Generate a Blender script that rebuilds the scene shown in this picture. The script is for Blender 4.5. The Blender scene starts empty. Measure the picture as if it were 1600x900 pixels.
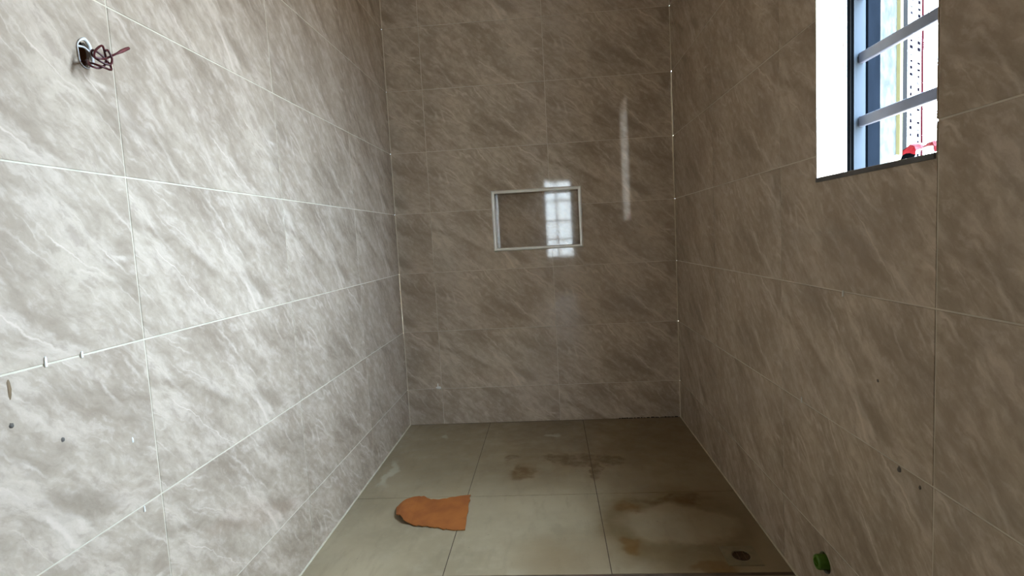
import bpy, bmesh, math, random
from mathutils import Matrix, Vector
random.seed(7)
S = bpy.context.scene
COL = S.collection

# ------------------------------------------------------------------ camera
W = 1.3832            # room width (left wall x=0, right wall x=W, back wall y=0)
Z0 = 0.1863           # height of the first horizontal joint
ROW = 0.3
H = Z0 + ROW * 8      # ceiling
YR = -4.2             # rear wall
cam = bpy.data.cameras.new('camera'); camo = bpy.data.objects.new('camera', cam); COL.objects.link(camo)
cam.sensor_width = 36.0; cam.lens = 866.95 / 1600 * 36.0; cam.clip_start = 0.02; cam.clip_end = 500
R = [[0.996406, -0.069834, 0.047946], [0.065187, 0.99358, 0.092459], [-0.054095, -0.089001, 0.994561]]
M = Matrix.Identity(4)
for i in range(3):
    M[i][0] = R[i][0]; M[i][1] = R[i][2]; M[i][2] = -R[i][1]
M[0][3], M[1][3], M[2][3] = 0.76349, -2.76776, 0.93728
camo.matrix_world = M
S.camera = camo

# ------------------------------------------------------------------ world: bright hazy sky above the horizon, dull ground below
SKY = 150.0
wd = bpy.data.worlds.new('sky'); S.world = wd; wd.use_nodes = True
nt = wd.node_tree; nt.nodes.clear()
tc = nt.nodes.new('ShaderNodeTexCoord'); sep = nt.nodes.new('ShaderNodeSeparateXYZ')
rmp = nt.nodes.new('ShaderNodeValToRGB'); bg = nt.nodes.new('ShaderNodeBackground'); wo = nt.nodes.new('ShaderNodeOutputWorld')
mr = nt.nodes.new('ShaderNodeMapRange'); mr.inputs[1].default_value = -1; mr.inputs[2].default_value = 1
nt.links.new(tc.outputs['Generated'], sep.inputs[0]); nt.links.new(sep.outputs[2], mr.inputs[0])
nt.links.new(mr.outputs[0], rmp.inputs[0]); nt.links.new(rmp.outputs[0], bg.inputs[0]); nt.links.new(bg.outputs[0], wo.inputs[0])
e = rmp.color_ramp.elements
# overcast luminance: the zenith about three times the horizon
TINT = (0.58, 0.77, 1.0)
e[0].position = 0.485; e[0].color = (0.10, 0.10, 0.095, 1)
e[1].position = 0.505; e[1].color = tuple(0.36 * c for c in TINT) + (1,)
k = rmp.color_ramp.elements.new(1.0); k.color = TINT + (1,)
bg.inputs[1].default_value = SKY

def portal(name, loc, rot, sx, sy):
    l = bpy.data.lights.new(name, 'AREA'); l.shape = 'RECTANGLE'; l.size = sx; l.size_y = sy
    l.cycles.is_portal = True
    o = bpy.data.objects.new(name, l); COL.objects.link(o); o.location = loc; o.rotation_euler = rot
# daylight portals (sampling guides of the sky through the two windows; they emit nothing themselves)
WY0, WY1, WZ0, WZ1 = -1.829, -1.437, 1.037, 1.95          # window opening in the right wall
portal('sky_portal', (W + 0.16, (WY0 + WY1) / 2, (WZ0 + WZ1) / 2), (0, math.radians(90), 0), WZ1 - WZ0, WY1 - WY0)

vs = S.view_settings
vs.view_transform = 'Standard'; vs.look = 'None'; vs.gamma = 1.0; vs.use_curve_mapping = False
vs.exposure = 0.02
S.cycles.use_denoising = True
S.cycles.max_bounces = 14; S.cycles.diffuse_bounces = 10; S.cycles.glossy_bounces = 6; S.cycles.transmission_bounces = 8

# ------------------------------------------------------------------ helpers: colours, nodes, materials
def lin(c):
    r = []
    for v in c:
        v /= 255.0
        r.append(v / 12.92 if v <= 0.04045 else ((v + 0.055) / 1.055) ** 2.4)
    return tuple(r) + (1.0,)

class NB:
    """small node builder"""
    def __init__(s, name):
        s.m = bpy.data.materials.new(name); s.m.use_nodes = True
        s.t = s.m.node_tree; s.b = s.t.nodes['Principled BSDF']
    def n(s, kind, **kw):
        x = s.t.nodes.new(kind)
        for a, v in kw.items(): setattr(x, a, v)
        return x
    def put(s, sock, v):
        if hasattr(v, 'is_linked') or isinstance(v, bpy.types.NodeSocket): s.t.links.new(v, sock)
        else: sock.default_value = v
    def math(s, op, a, b=0.0, c=0.0, clamp=False):
        x = s.n('ShaderNodeMath', operation=op, use_clamp=clamp)
        s.put(x.inputs[0], a); s.put(x.inputs[1], b); s.put(x.inputs[2], c); return x.outputs[0]
    def step(s, v, lo, hi, a=0.0, b=1.0):
        x = s.n('ShaderNodeMapRange', interpolation_type='SMOOTHSTEP')
        s.put(x.inputs[0], v); s.put(x.inputs[1], lo); s.put(x.inputs[2], hi); s.put(x.inputs[3], a); s.put(x.inputs[4], b); return x.outputs[0]
    def noise(s, vec, scale, detail=4.0, rough=0.5, dist=0.0):
        x = s.n('ShaderNodeTexNoise'); s.put(x.inputs['Vector'], vec)
        x.inputs['Scale'].default_value = scale; x.inputs['Detail'].default_value = detail
        x.inputs['Roughness'].default_value = rough; x.inputs['Distortion'].default_value = dist; return x.outputs[0]
    def xyz(s, a, b, c):
        x = s.n('ShaderNodeCombineXYZ'); s.put(x.inputs[0], a); s.put(x.inputs[1], b); s.put(x.inputs[2], c); return x.outputs[0]
    def sep(s, v):
        x = s.n('ShaderNodeSeparateXYZ'); s.put(x.inputs[0], v); return x.outputs
    def mix(s, f, a, b):
        x = s.n('ShaderNodeMix', data_type='RGBA'); s.put(x.inputs[0], f); s.put(x.inputs[6], a); s.put(x.inputs[7], b); return x.outputs[2]
    def set(s, **kw):
        for a, v in kw.items(): s.put(s.b.inputs[a.replace('_', ' ')], v)
    def bump(s, h, strength=0.2, dist=0.002):
        x = s.n('ShaderNodeBump'); x.inputs['Strength'].default_value = strength; x.inputs['Distance'].default_value = dist
        s.put(x.inputs['Height'], h); s.put(s.b.inputs['Normal'], x.outputs[0])

def simple(name, rgb, rough=0.5, metal=0.0, var=0.0, vscale=30.0, bump=0.0, spec=0.5):
    b = NB(name); c = lin(rgb)
    b.set(Roughness=rough, Metallic=metal, Specular_IOR_Level=spec)
    if var > 0 or bump > 0:
        o = b.n('ShaderNodeTexCoord').outputs['Object']; nz = b.noise(o, vscale, 5)
        d = tuple(x * (1 - var) for x in c[:3]) + (1,); u = tuple(min(1, x * (1 + var)) for x in c[:3]) + (1,)
        b.set(Base_Color=b.mix(b.step(nz, 0.3, 0.7), d, u))
        if bump: b.bump(nz, bump)
    else: b.set(Base_Color=c)
    return b.m

def wall_tile_material():
    b = NB('veined_wall_tile')
    o = b.n('ShaderNodeTexCoord').outputs['Object']; x, y, z = b.sep(o)[0:3]
    rnd = b.n('ShaderNodeObjectInfo').outputs['Random']
    v = b.math('MULTIPLY', b.math('FLOOR', b.math('MULTIPLY', rnd, 3.0)), 3.7)        # three prints
    def ab(deg):
        c, s_ = math.cos(math.radians(deg)), math.sin(math.radians(deg))
        a = b.math('SUBTRACT', b.math('MULTIPLY', x, c), b.math('MULTIPLY', z, s_))
        q = b.math('ADD', b.math('MULTIPLY', x, s_), b.math('MULTIPLY', z, c)); return a, q
    a, q = ab(41)
    w1 = b.math('MULTIPLY', b.math('SUBTRACT', b.noise(b.xyz(x, z, v), 5.0, 2), 0.5), 0.05)
    w2_ = b.math('MULTIPLY', b.math('SUBTRACT', b.noise(b.xyz(x, z, b.math('ADD', v, 2.0)), 30.0, 4, 0.6), 0.5), 0.022)
    warp = b.math('ADD', w1, w2_)
    qw = b.math('ADD', q, warp)
    def sv(aa, qq, sa, sq, off=0.0): return b.xyz(b.math('MULTIPLY', aa, sa), b.math('MULTIPLY', qq, sq), b.math('ADD', v, off))
    cloud = b.noise(sv(a, qw, 3.0, 6.5), 1.0, 9, 0.62)
    brush = b.noise(sv(a, qw, 6.0, 24.0, 5.0), 1.0, 7, 0.65)
    fine = b.noise(sv(a, qw, 30.0, 60.0, 9.0), 1.0, 6, 0.65)
    a2, q2 = ab(29)
    dark = b.noise(sv(a2, b.math('ADD', q2, warp), 2.6, 13.0, 13.0), 1.0, 5, 0.55)
    base = b.mix(b.step(cloud, 0.32, 0.68), lin((159, 141, 121)), lin((190, 172, 150)))
    base = b.mix(b.math('MULTIPLY', b.step(brush, 0.46, 0.66), 0.50), base, lin((211, 192, 172)))
    base = b.mix(b.math('MULTIPLY', b.step(fine, 0.50, 0.66), 0.36), base, lin((213, 194, 175)))
    base = b.mix(b.math('MULTIPLY', b.step(fine, 0.50, 0.34), 0.36), base, lin((141, 123, 106)))
    base = b.mix(b.math('MULTIPLY', b.step(dark, 0.54, 0.68), 0.58), base, lin((134, 117, 98)))
    # thin pale veins
    def vein(sa, sq, off, lvl, w, deg_a=a, deg_q=qw):
        vn = b.noise(sv(deg_a, deg_q, sa, sq, off), 1.0, 1, 0.4)
        ln = b.math('SUBTRACT', 1.0, b.step(b.math('ABSOLUTE', b.math('SUBTRACT', vn, lvl)), 0.001, w))
        mk = b.step(b.noise(sv(a, q, 5.0, 9.0, off + 7.3), 1.0, 3), 0.48, 0.64)
        return b.math('MULTIPLY', b.math('MULTIPLY', ln, mk), b.step(brush, 0.36, 0.58, 0.25, 1.0))
    a3, q3 = ab(47)
    vv = b.math('MAXIMUM', vein(1.3, 7.5, 21.0, 0.50, 0.012), b.math('MAXIMUM', vein(1.3, 10.0, 61.0, 0.46, 0.012), vein(1.2, 7.0, 41.0, 0.54, 0.011, a3, b.math('ADD', q3, warp))))
    vv = b.math('MAXIMUM', vv, b.math('MULTIPLY', b.math('MAXIMUM', vein(2.6, 17.0, 81.0, 0.48, 0.02), vein(3.2, 20.0, 95.0, 0.53, 0.02, a3, b.math('ADD', q3, warp))), 0.6))
    base = b.mix(b.math('MULTIPLY', vv, 0.52), base, lin((228, 209, 189)))
    b.set(Base_Color=base, Roughness=b.math('ADD', 0.03, b.math('MULTIPLY', fine, 0.03)))
    b.bump(b.noise(b.xyz(x, z, v), 6.0, 1), 0.008, 0.01)
    return b.m

def floor_tile_material():
    b = NB('dusty_floor_tile')
    P = b.n('ShaderNodeNewGeometry').outputs['Position']; x, y, z = b.sep(P)[0:3]
    n1 = b.noise(P, 9.0, 5); n2 = b.noise(P, 22.0, 6, 0.6); n3 = b.noise(P, 3.0, 4)
    vx = b.math('ADD', x, b.math('MULTIPLY', b.math('SUBTRACT', n1, 0.5), 0.16))
    n1b = b.noise(b.xyz(y, x, 4.0), 9.0, 5)
    vy = b.math('ADD', y, b.math('MULTIPLY', b.math('SUBTRACT', n1b, 0.5), 0.16))
    def blob(cx, cy, rx, ry, soft=0.45):
        dx = b.math('MULTIPLY', b.math('SUBTRACT', vx, cx), 1 / rx); dy = b.math('MULTIPLY', b.math('SUBTRACT', vy, cy), 1 / ry)
        d = b.math('SQRT', b.math('ADD', b.math('MULTIPLY', dx, dx), b.math('MULTIPLY', dy, dy)))
        return b.step(d, 1.0 + soft * .3, 1.0 - soft)
    def most(l):
        r = l[0]
        for t in l[1:]: r = b.math('MAXIMUM', r, t)
        return r
    base = b.mix(b.step(n3, 0.3, 0.7), lin((142, 126, 97)), lin((164, 147, 116)))
    base = b.mix(b.math('MULTIPLY', b.step(n2, 0.42, 0.66), 0.42), base, lin((170, 154, 126)))
    st = b.noise(b.xyz(b.math('MULTIPLY', x, 26.0), b.math('MULTIPLY', y, 7.0), 0.0), 1.0, 5, 0.6)
    base = b.mix(b.math('MULTIPLY', b.step(st, 0.50, 0.70), 0.35), base, lin((128, 114, 88)))
    grit = b.step(b.noise(P, 75.0, 2), 0.74, 0.78)
    base = b.mix(b.math('MULTIPLY', grit, 0.6), base, lin((70, 56, 36)))
    film = b.math('MULTIPLY', b.math('MAXIMUM', b.math('MULTIPLY', b.step(y, -1.0, -0.55), b.step(x, -0.1, 0.7, 0.45, 1.0)), b.step(vx, 0.85, 0.97, 0.0, 0.75)), b.step(n1, 0.30, 0.65, 0.6, 0.95))      # brown silt plus painted-in shade over the back row and right-hand tiles
    base = b.mix(b.math('MULTIPLY', film, 0.75), base, lin((112, 90, 58)))
    wide = b.math('MULTIPLY', blob(1.12, -1.05, 0.29, 0.30, 0.5), b.math('SUBTRACT', 1.0, blob(1.14, -1.04, 0.20, 0.135, 0.25)))
    base = b.mix(b.math('MULTIPLY', wide, 0.68), base, lin((96, 72, 30)))
    base = b.mix(b.math('MULTIPLY', blob(0.76, -1.22, 0.19, 0.16, 0.8), 0.62), base, lin((122, 98, 66)))
    blot = most([blob(0.985, -0.93, 0.045, 0.055), blob(1.17, -1.285, 0.08, 0.035), blob(0.965, -1.16, 0.045, 0.04)])
    base = b.mix(b.math('MULTIPLY', blot, 0.75), base, lin((104, 70, 16)))
    bk = most([blob(0.83, -0.50, 0.10, 0.085), blob(0.56, -0.46, 0.055, 0.035), blob(0.62, -0.62, 0.06, 0.075), blob(0.97, -0.52, 0.08, 0.05),
               blob(0.74, -0.48, 0.06, 0.03), blob(1.15, -0.87, 0.16, 0.035), blob(0.90, -0.62, 0.03, 0.10)])
    base = b.mix(b.math('MULTIPLY', bk, b.step(n2, 0.25, 0.6, 0.3, 0.8)), base, lin((90, 60, 8)))
    pale = most([blob(0.743, -0.21, 0.055, 0.018), blob(0.22, -0.20, 0.022, 0.016), blob(0.06, -0.60, 0.03, 0.14)])
    base = b.mix(b.math('MULTIPLY', pale, 0.45), base, lin((190, 182, 158)))
    b.set(Base_Color=base, Roughness=b.step(n2, 0.3, 0.7, 0.38, 0.6))
    b.bump(n2, 0.05, 0.003)
    return b.m

MT = wall_tile_material()
MF = floor_tile_material()
M_grout = simple('pale_grout', (206, 194, 170), 0.85, var=0.10, vscale=25)
M_groutR = simple('beige_grout', (196, 184, 164), 0.85, var=0.14, vscale=9)
M_groutB = simple('tile_coloured_grout', (204, 192, 172), 0.85, var=0.2, vscale=9)
M_dgrout = simple('dirty_floor_grout', (84, 66, 48), 0.9, var=0.25, vscale=30)
M_bisque = simple('raw_tile_edge', (226, 220, 208), 0.8, var=0.06)
M_plaster = simple('white_plaster', (228, 226, 220), 0.9, var=0.04)
M_conc = simple('bare_plaster', (205, 192, 168), 0.95, var=0.15, vscale=6)
M_cement = simple('brown_cement', (150, 112, 70), 0.95, var=0.3, vscale=80)
M_steel = simple('polished_steel', (255, 253, 246), 0.3, 0.35)
M_dark_trim = simple('dark_grey_edge_trim', (92, 88, 84), 0.5, var=0.2, vscale=20)
M_black = simple('black_rubber', (5, 6, 7), 0.7, spec=0)
M_greyrib = simple('grey_aluminium', (20, 20, 20), 0.7, spec=0)
M_pale_alu = simple('pale_aluminium', (52, 57, 62), 0.6, spec=0)
M_slate = simple('slate_powder_coat', (8, 11, 15), 0.7, var=0.12, vscale=14, spec=0)
M_seal = simple('beige_sealant', (120, 106, 94), 0.8, var=0.2)
M_wbead = simple('white_sealant', (228, 228, 222), 0.6)
M_bar = simple('grey_painted_bar', (74, 78, 92), 0.5, 0.0, var=0.1, vscale=20)
M_cream = simple('cream_gasket', (84, 80, 56), 0.7, spec=0)
M_film = simple('white_protective_film', (120, 122, 124), 0.6, spec=0)
M_ink = simple('dark_print', (6, 5, 8), 0.8, spec=0)
M_redline = simple('red_print', (26, 5, 7), 0.8, spec=0)
M_wire = simple('dark_red_wire', (70, 17, 19), 0.4, var=0.25, vscale=60)
M_green = simple('green_plastic', (76, 112, 24), 0.45, var=0.15, vscale=40)
M_void = simple('hole_shade', (20, 16, 12), 0.9)  # near-black colour stands in for the shade inside holes
M_rust = simple('rusty_grate', (92, 64, 42), 0.6, 0.3, var=0.3, vscale=90)
M_plate = simple('stained_drain_plate', (120, 106, 78), 0.45, var=0.15, vscale=30)
M_clip = simple('white_clip_plastic', (236, 234, 226), 0.5)
M_speck = simple('grey_mortar', (96, 88, 78), 0.9)
M_drip = simple('brown_drip', (120, 96, 66), 0.7)
M_dirt = simple('black_dirt', (30, 22, 12), 0.95)

def pane_mat():
    b = NB('frosted_pane'); o = b.n('ShaderNodeTexCoord').outputs['Object']
    nz = b.noise(o, 30.0, 6)
    b.set(Base_Color=b.mix(b.step(nz, 0.3, 0.7), lin((42, 44, 42)), lin((58, 60, 57))), Roughness=0.7, Specular_IOR_Level=0.0)
    return b.m
M_pane = pane_mat()

def cardboard_mat():
    b = NB('brown_cardboard'); o = b.n('ShaderNodeTexCoord').outputs['Object']
    x, y, z = b.sep(o)[0:3]
    f = b.noise(b.xyz(b.math('MULTIPLY', x, 60.0), b.math('MULTIPLY', y, 12.0), 0.0), 1.0, 5)
    g = b.noise(o, 14.0, 4)
    c = b.mix(b.step(g, 0.3, 0.7), lin((138, 74, 20)), lin((158, 90, 30)))
    c = b.mix(b.math('MULTIPLY', b.step(f, 0.55, 0.75), 0.35), c, lin((142, 80, 24)))
    b.set(Base_Color=c, Roughness=0.85); b.bump(f, 0.2, 0.002); return b.m
M_card = cardboard_mat()
M_cardedge = simple('torn_cardboard_edge', (140, 88, 36), 0.95, var=0.3, vscale=200)

# ------------------------------------------------------------------ helpers: meshes
def link(name, me, mats, parent=None, loc=None):
    o = bpy.data.objects.new(name, me); COL.objects.link(o)
    if mats is not None and not me.materials:
        for m in (mats if isinstance(mats, (list, tuple)) else [mats]): me.materials.append(m)
    if parent: o.parent = parent
    if loc: o.location = loc
    return o
def frompy(name, V, F, mi=None, smooth=False):
    me = bpy.data.meshes.new(name); me.from_pydata(V, [], F); 
    if mi: me.polygons.foreach_set('material_index', mi)
    if smooth: me.polygons.foreach_set('use_smooth', [True] * len(F))
    me.update(); return me
def tag(o, label=None, cat=None, group=None, kind=None):
    if label: o['label'] = label
    if cat: o['category'] = cat
    if group: o['group'] = group
    if kind: o['kind'] = kind
    return o
def empty(name, loc=(0, 0, 0), rz=0.0, parent=None):
    o = bpy.data.objects.new(name, None); COL.objects.link(o); o.location = loc; o.rotation_euler = (0, 0, rz)
    o.empty_display_size = 0.05
    if parent: o.parent = parent
    return o
def boxm(name, x0, x1, y0, y1, z0, z1, bev=0.0):
    bm = bmesh.new(); bmesh.ops.create_cube(bm, size=1.0)
    for v in bm.verts:
        v.co.x = x0 if v.co.x < 0 else x1; v.co.y = y0 if v.co.y < 0 else y1; v.co.z = z0 if v.co.z < 0 else z1
    if bev > 0: bmesh.ops.bevel(bm, geom=list(bm.edges), offset=bev, segments=2, affect='EDGES', profile=0.5)
    me = bpy.data.meshes.new(name); bm.to_mesh(me); bm.free(); return me
def box(name, x0, x1, y0, y1, z0, z1, mat, parent=None, bev=0.0):
    return link(name, boxm(name, x0, x1, y0, y1, z0, z1, bev), mat, parent)
def slab(name, us, zs, holes, y0, y1):
    """plate in the local xz plane from y0 (front) to y1 (back), cut along us/zs lines, minus the rectangular holes"""
    us = sorted(set(us + [h[k] for h in holes for k in (0, 1) if us[0] < h[k] < us[-1]]))
    zs = sorted(set(zs + [h[k] for h in holes for k in (2, 3) if zs[0] < h[k] < zs[-1]]))
    nu, nz = len(us) - 1, len(zs) - 1
    def keep(i, j):
        if not (0 <= i < nu and 0 <= j < nz): return False
        cu, cz = (us[i] + us[i + 1]) / 2, (zs[j] + zs[j + 1]) / 2
        return not any(h[0] < cu < h[1] and h[2] < cz < h[3] for h in holes)
    V = []; ix = {}
    def vid(i, j, s):
        if (i, j, s) not in ix:
            ix[(i, j, s)] = len(V); V.append((us[i], y1 if s else y0, zs[j]))
        return ix[(i, j, s)]
    F = []
    for i in range(nu):
        for j in range(nz):
            if not keep(i, j): continue
            F.append([vid(i, j, 0), vid(i + 1, j, 0), vid(i + 1, j + 1, 0), vid(i, j + 1, 0)])
            F.append([vid(i, j, 1), vid(i, j + 1, 1), vid(i + 1, j + 1, 1), vid(i + 1, j, 1)])
            if not keep(i, j - 1): F.append([vid(i, j, 0), vid(i, j, 1), vid(i + 1, j, 1), vid(i + 1, j, 0)])
            if not keep(i, j + 1): F.append([vid(i, j + 1, 0), vid(i + 1, j + 1, 0), vid(i + 1, j + 1, 1), vid(i, j + 1, 1)])
            if not keep(i - 1, j): F.append([vid(i, j, 0), vid(i, j + 1, 0), vid(i, j + 1, 1), vid(i, j, 1)])
            if not keep(i + 1, j): F.append([vid(i + 1, j, 0), vid(i + 1, j, 1), vid(i + 1, j + 1, 1), vid(i + 1, j + 1, 0)])
    return frompy(name, V, F) if F else None
def pierced(name, u0, u1, z0, z1, loop, y0, y1):
    """rectangular tile with an irregular hole (loop of (u,z)); hole wall gets material slot 1"""
    bm = bmesh.new()
    def ring(pts, y):
        vs_ = [bm.verts.new((u, y, z)) for u, z in pts]
        return vs_, [bm.edges.new((vs_[i], vs_[(i + 1) % len(vs_)])) for i in range(len(vs_))]
    rect = [(u0, z0), (u1, z0), (u1, z1), (u0, z1)]
    rv, re = ring(rect, y0); hv, he = ring(loop, y0)
    bmesh.ops.triangle_fill(bm, edges=re + he, use_beauty=True)
    for f in list(bm.faces):
        f.normal_update()
        if f.normal.y > 0: f.normal_flip()
    rb = [bm.verts.new((u, y1, z)) for u, z in rect]; hb = [bm.verts.new((u, y1, z)) for u, z in loop]
    for i in range(4): bm.faces.new((rv[i], rb[i], rb[(i + 1) % 4], rv[(i + 1) % 4]))
    n = len(loop)
    for i in range(n):
        f = bm.faces.new((hv[i], hv[(i + 1) % n], hb[(i + 1) % n], hb[i])); f.material_index = 1
    me = bpy.data.meshes.new(name); bm.to_mesh(me); bm.free(); return me
def tube(pts, radii, seg=8, cap=True):
    """swept round tube through the points (Catmull-Rom smoothed)"""
    P = [Vector(p) for p in pts]; out = []; rr = []
    for i in range(len(P) - 1):
        p0, p1, p2, p3 = P[max(i - 1, 0)], P[i], P[i + 1], P[min(i + 2, len(P) - 1)]
        for k in range(5):
            t = k / 5.0
            out.append(0.5 * ((2 * p1) + (p2 - p0) * t + (2 * p0 - 5 * p1 + 4 * p2 - p3) * t * t + (3 * p1 - p0 - 3 * p2 + p3) * t ** 3))
            rr.append(radii[i] * (1 - t) + radii[i + 1] * t)
    out.append(P[-1]); rr.append(radii[-1])
    V, F = [], []; up = Vector((0.3, 0.2, 1)).normalized()
    for i, p in enumerate(out):
        d = (out[min(i + 1, len(out) - 1)] - out[max(i - 1, 0)]).normalized()
        a = d.cross(up)
        if a.length < 1e-4: a = d.cross(Vector((1, 0, 0)))
        a.normalize(); bq = d.cross(a); up = a.cross(d)
        for k in range(seg):
            th = 2 * math.pi * k / seg; V.append(tuple(p + (a * math.cos(th) + bq * math.sin(th)) * rr[i]))
    for i in range(len(out) - 1):
        for k in range(seg): F.append([i * seg + k, i * seg + (k + 1) % seg, (i + 1) * seg + (k + 1) % seg, (i + 1) * seg + k])
    if cap: F.append(list(range(seg))[::-1]); F.append([(len(out) - 1) * seg + k for k in range(seg)])
    return frompy('tube', V, F, smooth=True)

# ------------------------------------------------------------------ tiled walls
G = 0.0030            # joint width
zs_rows = [0.0] + [Z0 + ROW * k for k in range(9)]
_full = None
def full_tile():
    global _full
    if _full is None:
        me = boxm('wall_tile', G / 2, 0.6 - G / 2, 0, 0.004, G / 2, ROW - G / 2)
        bm = bmesh.new(); bm.from_mesh(me)
        ed = [e_ for e_ in bm.edges if all(v.co.y < 1e-6 for v in e_.verts)]
        bmesh.ops.bevel(bm, geom=ed, offset=0.0007, segments=1, affect='EDGES'); bm.to_mesh(me); bm.free()
        me.materials.append(MT); _full = me
    return _full
def tiled_wall(name, loc, rz, cols, rows, holes, thick, loops=(), grout=None, G=0.0030, margin=0.0):
    """holes: u0,u1,z0,z1 ; loops: (u,z,loop points,box half size, depth)"""
    recess = [(lu - q, lu + q, lz - q2, lz + q2) for lu, lz, lp, q, q2, dp in loops]
    bh = [(h[0] - margin, h[1] + margin, h[2] - margin, h[3] + margin) for h in holes]
    me = slab(name, [cols[0], cols[-1]], [rows[0], rows[-1]], bh + recess, 0.0012, thick)
    root = link(name, me, grout or M_grout, None, loc); root.rotation_euler = (0, 0, rz); tag(root, kind='structure')
    for i in range(len(cols) - 1):
        for j in range(len(rows) - 1):
            u0, u1, z0, z1 = cols[i], cols[i + 1], rows[j], rows[j + 1]
            ou = u0 if u1 - u0 > 0.5 or i == len(cols) - 2 else u1 - 0.6      # print origin
            oz = z0 if z1 - z0 > 0.29 else z1 - ROW
            hh = [(h[0] - ou, h[1] - ou, h[2] - oz, h[3] - oz) for h in holes if h[0] < u1 and h[1] > u0 and h[2] < z1 and h[3] > z0]
            lp = [l for l in loops if u0 < l[0] < u1 and z0 < l[1] < z1]
            bis = False
            if abs(u1 - u0 - 0.6) < 1e-6 and abs(z1 - z0 - ROW) < 1e-6 and not hh and not lp: me = full_tile()
            elif lp:
                l = lp[0]; me = pierced('wall_tile', u0 + G / 2 - ou, u1 - G / 2 - ou, z0 + G / 2 - oz, z1 - G / 2 - oz, [(u - ou, z - oz) for u, z in l[2]], 0, 0.006); bis = True
            else: me = slab('wall_tile', [u0 + G / 2 - ou, u1 - G / 2 - ou], [z0 + G / 2 - oz, z1 - G / 2 - oz], hh, 0, 0.004)
            if me is None: continue
            t = link('wall_tile', me, [MT, M_bisque] if bis else MT, root, (ou, random.uniform(-.0002, .0002), oz))
            t.rotation_euler = (random.uniform(-.0010, .0010), 0, random.uniform(-.0007, .0007))
    return root

def blobloop(u, z, ru, rz_, n=18, jit=0.12):
    return [(u + ru * math.cos(2 * math.pi * k / n) * (1 + random.uniform(-jit, jit)), z + rz_ * math.sin(2 * math.pi * k / n) * (1 + random.uniform(-jit, jit))) for k in range(n)]

HOLE_Y, HOLE_Z = -1.851, 1.284
PLUG_Y, PLUG_Z = -1.462, 0.128
colsL = [YR] + [-0.5887 - 0.6 * k for k in range(6, -1, -1) if -0.5887 - 0.6 * k > YR + .01] + [0.0]
colsR = [0.0] + [0.6329 + 0.6 * k for k in range(6) if 0.6329 + 0.6 * k < -YR - 0.01] + [-YR]
wall_left = tiled_wall('wall_left', (0, 0, 0), math.radians(90), colsL, zs_rows, [], 0.1,
                       [(HOLE_Y, HOLE_Z, blobloop(HOLE_Y, HOLE_Z, 0.0125, 0.021), 0.016, 0.026, 0.05)])
wall_right = tiled_wall('wall_right', (W, 0, 0), math.radians(-90), colsR, zs_rows, [(-WY1, -WY0, WZ0, WZ1)], 0.105,
                        [(-PLUG_Y, PLUG_Z, blobloop(-PLUG_Y + .003, PLUG_Z, 0.027, 0.024, 20, .05), 0.028, 0.028, 0.05)], grout=M_groutR, margin=0.0058)
NX0, NX1, NZ0, NZ1 = 0.490, 0.934, 0.876, 1.176
wall_back = tiled_wall('wall_back', (0, 0, 0), 0.0, [0.0, 0.1798, 0.7798, W], zs_rows, [(NX0 + .003, NX1 - .003, NZ0 + .003, NZ1 - .003)], 0.14, grout=M_groutB, G=0.0022)
wall_rear = tiled_wall('wall_rear', (W, YR, 0), math.radians(180), [0.0, 0.6, 1.2, W], zs_rows, [(0.263, 0.783, -0.01, 2.05)], 0.12)  # doorway shaped narrow to block side reflections of the hall window

# ceiling
ceil = box('ceiling', -0.1, W + 0.105, YR - 0.12, 0.14, H, H + 0.08, M_conc); tag(ceil, kind='structure')

# ------------------------------------------------------------------ floor
floor = box('floor', -0.1, W + 0.105, YR - 0.12, 0.14, -0.08, -0.0015, M_dgrout); tag(floor, kind='structure')
fx = [0.003, 0.420, 0.894, W - 0.003]
fy = [-0.002, -0.818, -1.300] + [-1.312 - 0.485 * k for k in range(1, 6)] + [YR + .003]
FG = 0.0028
for i in range(3):
    for j in range(len(fy) - 1):
        ya, yb = fy[j + 1], fy[j]
        if j == 2: yb = -1.312
        x0, x1 = fx[i], fx[i + 1]
        me = boxm('floor_tile', x0 + FG / 2, x1 - FG / 2, ya + FG / 2, yb - FG / 2, -0.006, 0.0)
        t = link('floor_tile', me, MF, floor); t.location.z = random.uniform(-.0003, .0003)

# caulk lines where walls and floor meet, and in the two back corners
for n_, a in enumerate([(0.0, 0.0045, YR, 0.0, -0.004, 0.0035), (W - 0.0035, W, YR, 0.0, -0.004, 0.003),
                        (0.0, 0.0035, -0.0035, 0.0, 0.0, H), (W - 0.003, W, -0.003, 0.0, 0.0, H)]):
    c = box('trim_%d' % (n_ + 1), *a, M_grout); tag(c, kind='structure')

# ------------------------------------------------------------------ adjoining room behind the doorway (seen only as reflections and as light)
def plain(name, *a, mat=M_plaster, kind='structure'):
    return tag(box(name, *a, mat), kind=kind)
HX0, HX1, HY0, HY1 = -1.0, 2.6, -7.3, YR - 0.12
plain('floor_hall', HX0, HX1, HY0, HY1, -0.08, 0.0, mat=simple('hall_floor', (176, 166, 150), 0.35, var=0.05, vscale=4))
plain('ceiling_hall', HX0, HX1, HY0, HY1, H, H + .08)
plain('wall_hall_left', HX0 - .1, HX0, HY0, HY1, 0, H)
plain('wall_hall_right', HX1, HX1 + .1, HY0, HY1, 0, H)
plain('wall_hall_near_left', HX0, -0.1, HY1, HY1 + .1, 0, H)
plain('wall_hall_near_right', W + 0.105, HX1, HY1, HY1 + .1, 0, H)
me = slab('wall_hall_far', [HX0, HX1], [0, H], [(0.72, 1.22, 0.55, 1.94)], 0.0, 0.12)
wf = link('wall_hall_far', me, M_plaster, None, (0, HY0 - 0.12, 0)); tag(wf, kind='structure')
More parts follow.
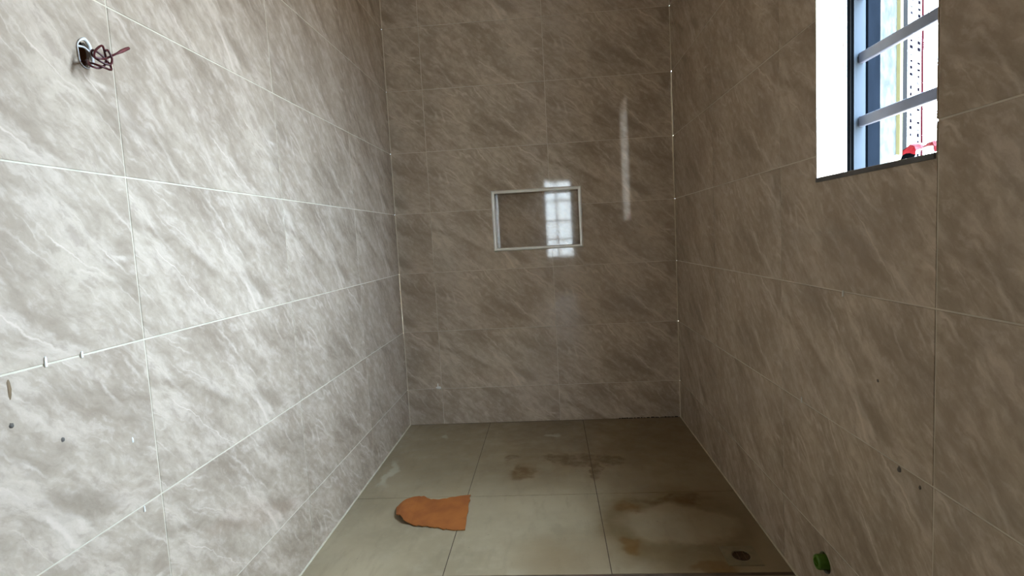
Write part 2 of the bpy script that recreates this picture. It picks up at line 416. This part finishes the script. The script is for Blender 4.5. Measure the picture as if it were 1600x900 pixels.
w2 = link('window_2', slab('window_2', [0.72, 1.22], [0.55, 1.94], [(0.745, 0.92, 0.575, 0.86), (0.745, 0.92, 0.885, 1.20), (0.745, 0.92, 1.225, 1.56), (0.745, 0.92, 1.585, 1.915), (0.95, 1.195, 0.575, 0.86), (0.95, 1.195, 0.885, 1.20), (0.95, 1.195, 1.225, 1.56), (0.95, 1.195, 1.585, 1.915)], 0.03, 0.07), M_pale_alu, None, (0, HY0 - 0.12, 0)); tag(w2, kind='structure')  # width and bars shaped to trim and break up its reflection

plain('wall_added_light_block', -8, 10, -11.2, -11.0, -4, 9, mat=simple('added_wall_render', (188, 182, 172), 0.9, var=.05, vscale=1.0))  # unseen wall added to dim the daylight through the hall window

# ------------------------------------------------------------------ window in the right wall
TE = 0.0015
# reveal tiles belong to the wall (local: x=-Y, y=X-W, z)
def reveal(name, x0, x1, y0, y1, z0, z1, mat=MT):
    return box(name, x0, x1, y0, y1, z0, z1, mat, wall_right)
RD = 0.051
zr = [WZ0] + [z for z in zs_rows if WZ0 < z < WZ1] + [WZ1]
for a, b_ in zip(zr[:-1], zr[1:]):
    for (xa, xb) in ((-WY1 - 0.006, -WY1), (-WY0, -WY0 + 0.006)):
        t = reveal('reveal_tile', xa, xb, 0.001, RD, a + TE, b_ - TE)
t = reveal('reveal_tile', -WY1, -WY0, 0.006, RD, WZ0 - 0.006, WZ0)
t = reveal('reveal_tile', -WY1, -WY0, 0.001, RD, WZ1, WZ1 + 0.006)
reveal('reveal_grout', -WY1 - 0.0058, -WY1 - 0.0012, 0.0014, RD, WZ0, WZ1, M_groutR); reveal('reveal_grout', -WY0 + 0.0012, -WY0 + 0.0058, 0.0014, RD, WZ0, WZ1, M_groutR)
reveal('cut_tile_edge', -WY1 - 0.0020, -WY1 + 0.0012, -0.0012, 0.002, WZ0, WZ1, M_bisque)
sill = box('trim_5', W - 0.004, W + 0.006, WY0, WY1, WZ0 - 0.010, WZ0 - 0.001, M_dark_trim); tag(sill, kind='structure')

win = empty('window_1', (W, (WY0 + WY1) / 2, WZ0)); tag(win, kind='structure')
def loop_frame(name, x0, x1, inset, mat, grow=0.004):
    cy = (WY0 + WY1) / 2; hw = (WY1 - WY0) / 2; hz = WZ1 - WZ0
    me = slab(name, [-hw - grow, hw + grow], [-grow, hz + grow], [(-hw + inset, hw - inset, inset, hz - inset)], x0, x1)
    o = link(name, me, mat, win); o.rotation_euler = (0, 0, math.radians(-90)); return o
loop_frame('sealant_bead', RD, 0.058, 0.0008, M_seal)
loop_frame('caulk_bead', 0.058, 0.064, 0.0020, M_wbead)
loop_frame('rubber_channel', 0.064, 0.079, 0.0008, M_black)
loop_frame('channel_rib', 0.0705, 0.0725, 0.0030, M_greyrib)
loop_frame('window_frame', 0.079, 0.104, 0.0030, M_pale_alu)

# casement leaf swung outward
ang = math.radians(40)
leaf = empty('casement_leaf', (0.108, WY1 - (WY0 + WY1) / 2 + 0.002, 0.004), ang, win)
LH = WZ1 - WZ0 - 0.008
def leafbox(name, s0, s1, y0, y1, z0, z1, mat): return box(name, s0, s1, y0, y1, z0, z1, mat, leaf)
leafbox('stile', 0.0, 0.065, -0.004, 0.022, 0, LH, M_slate)
leafbox('rail', 0.065, 0.203, 0.0, 0.022, 0, 0.016, M_slate)
leafbox('rail', 0.065, 0.203, 0.0, 0.022, LH - 0.03, LH, M_slate)
leafbox('pane', 0.060, 0.196, 0.006, 0.012, 0.012, LH - 0.025, M_pane)
leafbox('gasket', 0.187, 0.203, -0.002, 0.010, 0.016, LH - 0.03, M_cream)
leafbox('stile', 0.203, 0.342, 0.0, 0.022, 0, LH, M_greyrib)
leafbox('protective_film', 0.236, 0.324, -0.0015, 0.0, 0.0, LH, M_film)
leafbox('film_edge_line', 0.324, 0.340, -0.0016, 0.0, 0.0, LH, M_redline)
V, F = [], []
def addq(x0, x1, z0, z1, y=-0.0019):
    n = len(V); V.extend([(x0, y, z0), (x1, y, z0), (x1, y, z1), (x0, y, z1)]); F.append([n, n + 1, n + 2, n + 3])
zz = 0.05; kk = 0
while zz < LH - 0.03:
    for cx in (0.256, 0.306):
        kk += 1; w_ = random.uniform(.010, .020); h_ = random.uniform(.0045, .009)
        if kk % 7 == 3: addq(cx - w_ / 2, cx + w_ / 2, zz, zz + .002); addq(cx - w_ / 2, cx - w_ / 2 + .004, zz, zz + .008)
        elif kk % 9 == 5: continue
        else: addq(cx - w_ / 2, cx + w_ / 2, zz, zz + h_)
    zz += 0.0165
link('printed_marks', frompy('printed_marks', V, F), M_ink, leaf)

# security bars across the window
gr = empty('window_grille', (W + 0.094, (WY0 + WY1) / 2, 1.156)); tag(gr, 'grey metal security bars running across the small window', 'grille')
hw = (WY1 - WY0) / 2 - 0.003
bar_me = boxm('bar', -.006, .006, -hw, hw, -.0115, .0115, .0025); bar_me.materials.append(M_bar)
for k in range(6): link('bar', bar_me, None, gr, (0, 0, 0.1385 * k))

# ------------------------------------------------------------------ niche in the back wall
ni = empty('wall_niche', ((NX0 + NX1) / 2, 0, NZ0)); tag(ni, 'rectangular recessed niche in the back wall with bright steel edging', 'niche')
nw, nh, nd, tw = (NX1 - NX0) / 2, NZ1 - NZ0, 0.095, 0.016
ix, iz0, iz1 = nw - tw, tw, nh - tw
box('back_panel', -nw + .004, nw - .004, nd, nd + .008, .004, nh - .004, MT, ni)
box('side_panel', -nw + .004, -ix + .0005, 0.001, nd, .004, nh - .004, MT, ni)
box('side_panel', ix - .0005, nw - .004, 0.001, nd, .004, nh - .004, MT, ni)
box('top_panel', -ix, ix, 0.001, nd, iz1 - .0005, nh - .004, MT, ni)
box('bottom_panel', -ix, ix, 0.001, nd, .004, iz0 + .0005, MT, ni)
prof = [(0.0, 0.0005), (0.0, -0.003), (0.0015, -0.0055), (0.005, -0.0072), (0.0085, -0.0078), (0.012, -0.0072), (0.0155, -0.0055), (tw, -0.003), (tw, 0.010)]
def trim(p0, p1, inward):
    """mitred strip from corner p0 to corner p1 (local x,z), profile running inward"""
    p0 = Vector((p0[0], 0, p0[1])); p1 = Vector((p1[0], 0, p1[1])); d = (p1 - p0).normalized(); iv = Vector((inward[0], 0, inward[1]))
    V = []; n = len(prof)
    for t, y in prof: V.append(tuple(p0 + (iv + d) * t + Vector((0, y, 0))))
    for t, y in prof: V.append(tuple(p1 + (iv - d) * t + Vector((0, y, 0))))
    F = [[i, i + 1, n + i + 1, n + i] for i in range(n - 1)]
    me = frompy('trim_strip', V, F); 
    bm = bmesh.new(); bm.from_mesh(me); bmesh.ops.recalc_face_normals(bm, faces=bm.faces)
    if sum(f.normal.y * f.calc_area() for f in bm.faces) > 0: bmesh.ops.reverse_faces(bm, faces=bm.faces)
    for f in bm.faces: f.smooth = True
    bm.to_mesh(me); bm.free(); return link('trim_strip', me, M_steel, ni)
trim((-nw, 0), (nw, 0), (0, 1)); trim((-nw, nh), (nw, nh), (0, -1)); trim((-nw, 0), (-nw, nh), (1, 0)); trim((nw, 0), (nw, nh), (-1, 0))

# ------------------------------------------------------------------ wires hanging from a hole in the left wall
wo_ = empty('wire_outlet', (0, HOLE_Y, HOLE_Z)); tag(wo_, 'coil of dark red wires hanging out of a chipped wall hole', 'wires')
V, F = [], []
for y0, y1, z0, z1, x0, x1 in [(-.016, .016, -.026, .026, -.05, -.0475), (-.016, -.0145, -.026, .026, -.05, -.002), (.0145, .016, -.026, .026, -.05, -.002), (-.016, .016, -.026, -.0245, -.05, -.002), (-.016, .016, .0245, .026, -.05, -.002)]:
    n = len(V); V += [(x, y, z) for x in (x0, x1) for y in (y0, y1) for z in (z0, z1)]
    F += [[n + a for a in f] for f in ([0, 1, 3, 2], [4, 6, 7, 5], [0, 4, 5, 1], [2, 3, 7, 6], [0, 2, 6, 4], [1, 5, 7, 3])]
link('conduit_box', frompy('conduit_box', V, F), M_cement, wo_)
rim = [(0.0012 + random.uniform(0, .0012), 0.0150 * math.cos(a) * (1 + random.uniform(-.1, .14)), 0.0240 * math.sin(a) * (1 + random.uniform(-.08, .1)) + 0.001) for a in [2 * math.pi * k / 14 for k in range(15)]]
rim[-1] = rim[0]
link('plaster_rim', tube(rim, [0.0007 + max(0.0, r_[1] * 60 + r_[2] * 30) * .0022 + random.uniform(0, .0006) for r_ in rim], 6, False), M_plaster, wo_)
link('plaster_rim', tube([(0.0, -.012, .010), (0.001, 0, .0115), (0.0, .012, .008)], [.002, .0018, .0014], 6), M_plaster, wo_)
def wp(y, z, x): return (x, y - HOLE_Y, z - HOLE_Z)
link('wire', tube([wp(-1.851, 1.276, -.03), wp(-1.853, 1.272, .0), wp(-1.868, 1.268, .018), wp(-1.878, 1.256, .03), wp(-1.868, 1.254, .036), wp(-1.852, 1.263, .034), wp(-1.842, 1.274, .03), wp(-1.840, 1.288, .028),
                   wp(-1.846, 1.297, .03), wp(-1.858, 1.291, .033), wp(-1.869, 1.280, .034), wp(-1.872, 1.270, .036), wp(-1.860, 1.271, .04), wp(-1.845, 1.277, .034), wp(-1.828, 1.287, .032), wp(-1.812, 1.297, .032)], [.0018] * 16), M_wire, wo_)
link('wire', tube([wp(-1.849, 1.272, -.03), wp(-1.852, 1.268, .002), wp(-1.872, 1.262, .026), wp(-1.866, 1.257, .040), wp(-1.850, 1.256, .042), wp(-1.842, 1.262, .038), wp(-1.843, 1.272, .034), wp(-1.855, 1.282, .030),
                   wp(-1.866, 1.284, .028), wp(-1.870, 1.274, .030), wp(-1.858, 1.266, .036), wp(-1.846, 1.266, .04), wp(-1.838, 1.278, .038), wp(-1.842, 1.290, .036), wp(-1.851, 1.287, .038)], [.0018] * 15), M_wire, wo_)
link('wire_end', tube([wp(-1.818, 1.293, .032), wp(-1.806, 1.301, .032), wp(-1.795, 1.308, .032), wp(-1.786, 1.313, .031)], [.0016, .0030, .0030, .0026]), simple('taped_wire_end', (104, 48, 46), 0.5, var=.2, vscale=80), wo_)

# ------------------------------------------------------------------ torn cardboard on the floor
top = [(0.178, -0.905), (0.192, -0.868), (0.215, -0.845), (0.240, -0.823), (0.262, -0.818), (0.282, -0.838), (0.315, -0.852), (0.350, -0.848), (0.385, -0.834), (0.432, -0.822)]
bot = [(0.196, -0.968), (0.212, -0.985), (0.232, -1.008), (0.258, -1.020), (0.285, -1.030), (0.315, -1.034), (0.345, -1.040), (0.375, -1.052), (0.410, -1.058), (0.447, -1.058)]
NU, NV = 36, 12
def interp(L, t):
    f = t * (len(L) - 1); i = min(int(f), len(L) - 2); f -= i
    return L[i][0] * (1 - f) + L[i + 1][0] * f, L[i][1] * (1 - f) + L[i + 1][1] * f
V, F, mi = [], [], []
cx0, cy0 = 0.32, -0.94
for s in (1, 0):
    for i in range(NU + 1):
        t = i / NU
        a = interp(top, t); c = interp(bot, t)
        ja = random.Random(i).uniform(-.003, .003); jc = random.Random(i + 99).uniform(-.003, .003)
        for j in range(NV + 1):
            q = j / NV
            x = a[0] * (1 - q) + c[0] * q; y = (a[1] + ja) * (1 - q) + (c[1] + jc) * q
            if i == NU: x += random.Random(j).uniform(-.002, .003)
            z = 0.0005 + 0.013 * max(0, 1 - ((t - 0.13) / 0.19) ** 2) * (0.5 + 0.5 * q) + 0.006 * math.sin(t * 6.0) ** 2 * (1 - q) + 0.005 * max(0, t - .75) * 4 * (1 - q) + 0.0045 * q * (1 - t)
            V.append((x - cx0, y - cy0, z + (0.0032 if s else 0)))
n0 = (NU + 1) * (NV + 1); vid = lambda s, i, j: (0 if s else n0) + i * (NV + 1) + j
for i in range(NU):
    for j in range(NV):
        F.append([vid(1, i, j), vid(1, i, j + 1), vid(1, i + 1, j + 1), vid(1, i + 1, j)]); mi.append(0)
        F.append([vid(0, i, j), vid(0, i + 1, j), vid(0, i + 1, j + 1), vid(0, i, j + 1)]); mi.append(0)
    for j in (0, NV):
        F.append([vid(1, i, j), vid(1, i + 1, j), vid(0, i + 1, j), vid(0, i, j)] if j == 0 else [vid(1, i, j), vid(0, i, j), vid(0, i + 1, j), vid(1, i + 1, j)]); mi.append(1)
for j in range(NV):
    F.append([vid(1, 0, j), vid(0, 0, j), vid(0, 0, j + 1), vid(1, 0, j + 1)]); mi.append(1)
    F.append([vid(1, NU, j), vid(1, NU, j + 1), vid(0, NU, j + 1), vid(0, NU, j)]); mi.append(1)
cb = link('cardboard_piece', frompy('cardboard_piece', V, F, mi), [M_card, M_cardedge], None, (cx0, cy0, 0))
tag(cb, 'torn orange-brown cardboard piece curling up on the floor tiles', 'cardboard')

# ------------------------------------------------------------------ floor drain
dr = empty('floor_drain', (1.268, -1.223, 0.0005)); tag(dr, 'small dark floor drain in a flush square plate near right wall', 'drain')
n = 24; V, F = [], []
hs, r0, r1 = 0.048, 0.027, 0.024
for k in range(n):
    a = 2 * math.pi * k / n; c, s_ = math.cos(a), math.sin(a); m = hs / max(abs(c), abs(s_))
    V += [(c * m, s_ * m, 0.0), (c * m * .985, s_ * m * .985, .0022), (c * r0, s_ * r0, .0026), (c * r1, s_ * r1, .0003)]
for k in range(n):
    q = (k + 1) % n
    for l in range(3): F.append([4 * k + l, 4 * q + l, 4 * q + l + 1, 4 * k + l + 1])
link('cover_plate', frompy('cover_plate', V, F), M_plate, dr)
V = [(r1 * math.cos(2 * math.pi * k / n), r1 * math.sin(2 * math.pi * k / n), .0004) for k in range(n)]
link('drain_hole_shade', frompy('drain_hole_shade', V, [list(range(n))]), M_void, dr)  # flat disc on the tile, the hole's shade put in as colour
for k in range(-3, 4):
    y = k * 0.0064; hx = math.sqrt(max(0, r1 ** 2 - y * y)) * .98
    if hx > .006: box('grate_slat', -hx, hx, y - .0011, y + .0011, .0005, .0022, M_rust, dr)
for x in (-.009, .009): box('grate_crossbar', x - .0012, x + .0012, -.0215, .0215, .0006, .0020, M_rust, dr)

# ------------------------------------------------------------------ green pipe plug low on the right wall
pg = empty('pipe_plug', (W, PLUG_Y, PLUG_Z)); tag(pg, 'green plastic pipe plug sticking out low on right wall', 'plug')
n = 20; V, F = [], []
rings = [(0.03, .0175), (-0.014, .0178), (-0.0175, .0172), (-0.019, .0155), (-0.019, .0105), (-0.015, .0095), (-0.015, .0)]
for x, r in rings:
    for k in range(n): V.append((x, r * math.cos(2 * math.pi * k / n), r * math.sin(2 * math.pi * k / n)))
for i in range(len(rings) - 1):
    for k in range(n): F.append([i * n + k, i * n + (k + 1) % n, (i + 1) * n + (k + 1) % n, (i + 1) * n + k])
link('cap', frompy('cap', V, F), M_green, pg)
box('grip_rib', -0.0215, -0.014, -.010, .010, -.0018, .0018, M_green, pg, .0006)
box('pipe_recess', 0.045, 0.047, -.028, .028, -.028, .028, M_void, pg)

# ------------------------------------------------------------------ red and white film scrap and paper scrap on the sill
def ribbon(name, pts, width, hgt, mats, mids, thick=.0012):
    V, F, mi = [], [], []
    for i, (y, z) in enumerate(pts):
        rn = random.Random(i * 13 + len(pts))
        for j, s in enumerate((-1, -.33, .33, 1)):
            V.append((s * width / 2 + rn.uniform(-.002, .002), y, z + rn.uniform(0, .002) - abs(s) * hgt * .25))
    m = len(pts)
    for i in range(m - 1):
        for j in range(3):
            F.append([i * 4 + j, i * 4 + j + 1, (i + 1) * 4 + j + 1, (i + 1) * 4 + j]); mi.append(mids[i])
    o = link(name, frompy(name, V, F, mi), mats)
    md = o.modifiers.new('thickness', 'SOLIDIFY'); md.thickness = thick
    return o
M_sred = simple('red_film', (112, 8, 18), 0.6, var=.1, spec=0.1); M_swhite = simple('white_film', (200, 198, 196), .5)
sc = ribbon('film_scrap', [(.042, .003), (.040, .012), (.036, .019), (.028, .024), (.018, .026), (.008, .022), (.0, .014), (-.008, .012), (-.018, .017), (-.028, .022), (-.036, .021), (-.042, .013), (-.044, .005)], .022, .012,
            [M_sred, M_swhite, M_black], [2, 0, 0, 0, 0, 0, 1, 1, 0, 0, 0, 0])
sc.location = (W + 0.030, -1.752, WZ0 + .001); tag(sc, 'crumpled red and white film scrap lying on the window sill', 'scrap')
sp = ribbon('paper_scrap', [(.016, .002), (.010, .006), (.002, .009), (-.006, .013), (-.014, .010), (-.018, .004)], .016, .006, [M_swhite], [0] * 5)
sp.location = (W + 0.034, -1.672, WZ0 + .001); tag(sp, 'small white paper scrap on the sill beside the red film', 'scrap')

# ------------------------------------------------------------------ broken tile-levelling clips left in the joints
def clip(loc, rz, h, w, label):
    V = [(-w / 2, 0, -.003), (w / 2, 0, -.003), (w * .45, 0, h * .8), (w * .15, 0, h), (-w * .3, 0, h * .86), (-w * .45, 0, h * .6)]
    n = len(V); V += [(x, -.0022, z) for x, y, z in V]
    F = [list(range(n))[::-1] if False else list(range(n)), [n + k for k in range(n)][::-1]] + [[k, n + k, n + (k + 1) % n, (k + 1) % n] for k in range(n)]
    me = frompy('tile_clip', V, F); bm = bmesh.new(); bm.from_mesh(me); bmesh.ops.recalc_face_normals(bm, faces=bm.faces); bm.to_mesh(me); bm.free()
    o = link('tile_clip', me, M_clip, None, loc); o.rotation_euler = (0, 0, rz)
    tag(o, label, 'tile clip', 'broken levelling clips left in the tile joints')
ql, qr = math.radians(90), math.radians(-90)
clip((0, -1.995, .786), ql, .013, .004, 'broken white clip stub on left wall joint, nearest the photo edge')
clip((0, -1.930, .786), ql, .007, .004, 'short white clip stub on left wall joint below the wires')
clip((0, -1.838, .478), ql, .008, .003, 'tiny white clip stub low on the left wall by crossing joints')
clip((W, -1.550, .779), qr, .010, .004, 'white clip stub on right wall joint below the window')
clip((W, -1.351, .487), qr, .013, .003, 'thin pale clip stub on the lower right wall joint')
clip((.160, 0, .200), 0.0, .016, .006, 'white clip stub low in the back wall corner')

def speck(name, loc, axis, ru, rz_, h, mat, label, cat, group=None):
    """low irregular lump stuck on a wall; axis: +1 left wall, -1 right wall, 0 back wall"""
    rn = random.Random(label); n = 10; V, F = [], []
    for l, (f, hh) in enumerate(((1, 0), (.75, .6), (.35, .95))):
        for k in range(n):
            a = 2 * math.pi * k / n; j = rn.uniform(.8, 1.2); u, z, p = ru * f * j * math.cos(a), rz_ * f * j * math.sin(a), h * hh
            V.append((p * axis, u, z) if axis else (u, -p, z))
    for l in range(2):
        for k in range(n): F.append([l * n + k, l * n + (k + 1) % n, (l + 1) * n + (k + 1) % n, (l + 1) * n + k])
    F.append([2 * n + k for k in range(n)])
    me = frompy(name, V, F, smooth=True); bm = bmesh.new(); bm.from_mesh(me); bmesh.ops.recalc_face_normals(bm, faces=bm.faces); bm.to_mesh(me); bm.free()
    tag(link(name, me, mat, None, loc), label, cat, group)
gs = 'mortar specks stuck on the walls'
speck('mortar_speck', (0, -2.058, .714), 1, .004, .004, .002, M_speck, 'dark speck on left wall at the photo edge', 'speck', gs)
speck('mortar_speck', (0, -1.982, .665), 1, .003, .004, .002, M_speck, 'dark speck on left wall under the white clip stubs', 'speck', gs)
speck('mortar_speck', (W, -1.676, .626), -1, .004, .004, .002, M_speck, 'dark speck in the middle of a lower right wall tile', 'speck', gs)
speck('mortar_speck', (W, -1.743, .478), -1, .005, .006, .003, M_speck, 'larger dark speck just under the lowest right wall joint', 'speck', gs)
speck('mortar_speck', (W, -1.800, .470), -1, .003, .004, .002, M_speck, 'faint dark speck beside the right wall joint crossing', 'speck', gs)
speck('plaster_fleck', (0, -1.845, .613), 1, .0018, .006, .002, M_clip, 'tiny white plaster fleck on the lower left wall', 'fleck')
speck('plaster_fleck', (.163, 0, .192), 0, .013, .008, .006, M_clip, 'whitish plaster blob low on back wall by left corner', 'fleck')
speck('brown_drip', (0, -2.054, .764), 1, .003, .016, .001, M_drip, 'thin brown drip mark on left wall at photo edge', 'drip mark')
# dark dirt packed along the foot of the back wall
V, F = [], []; x = 1.075; rn = random.Random(3)
while x < W - .02:
    w_ = rn.uniform(.006, .022); h_ = rn.uniform(.0015, .0045); n = len(V)
    V += [(x, -.0005, 0), (x + w_, -.0005, 0), (x + w_, -.006, 0), (x, -.006, 0), (x, -.0005, h_), (x + w_, -.0005, h_ * .8), (x + w_, -.004, h_ * .6), (x, -.004, h_)]
    F += [[n + a for a in f] for f in ([4, 7, 6, 5], [0, 4, 5, 1], [1, 5, 6, 2], [2, 6, 7, 3], [3, 7, 4, 0])]
    x += w_ + rn.uniform(0, .008)
dl = link('dirt_line', frompy('dirt_line', V, F), M_dirt); tag(dl, 'black dirt packed along the foot of the back wall', 'dirt', kind='stuff')
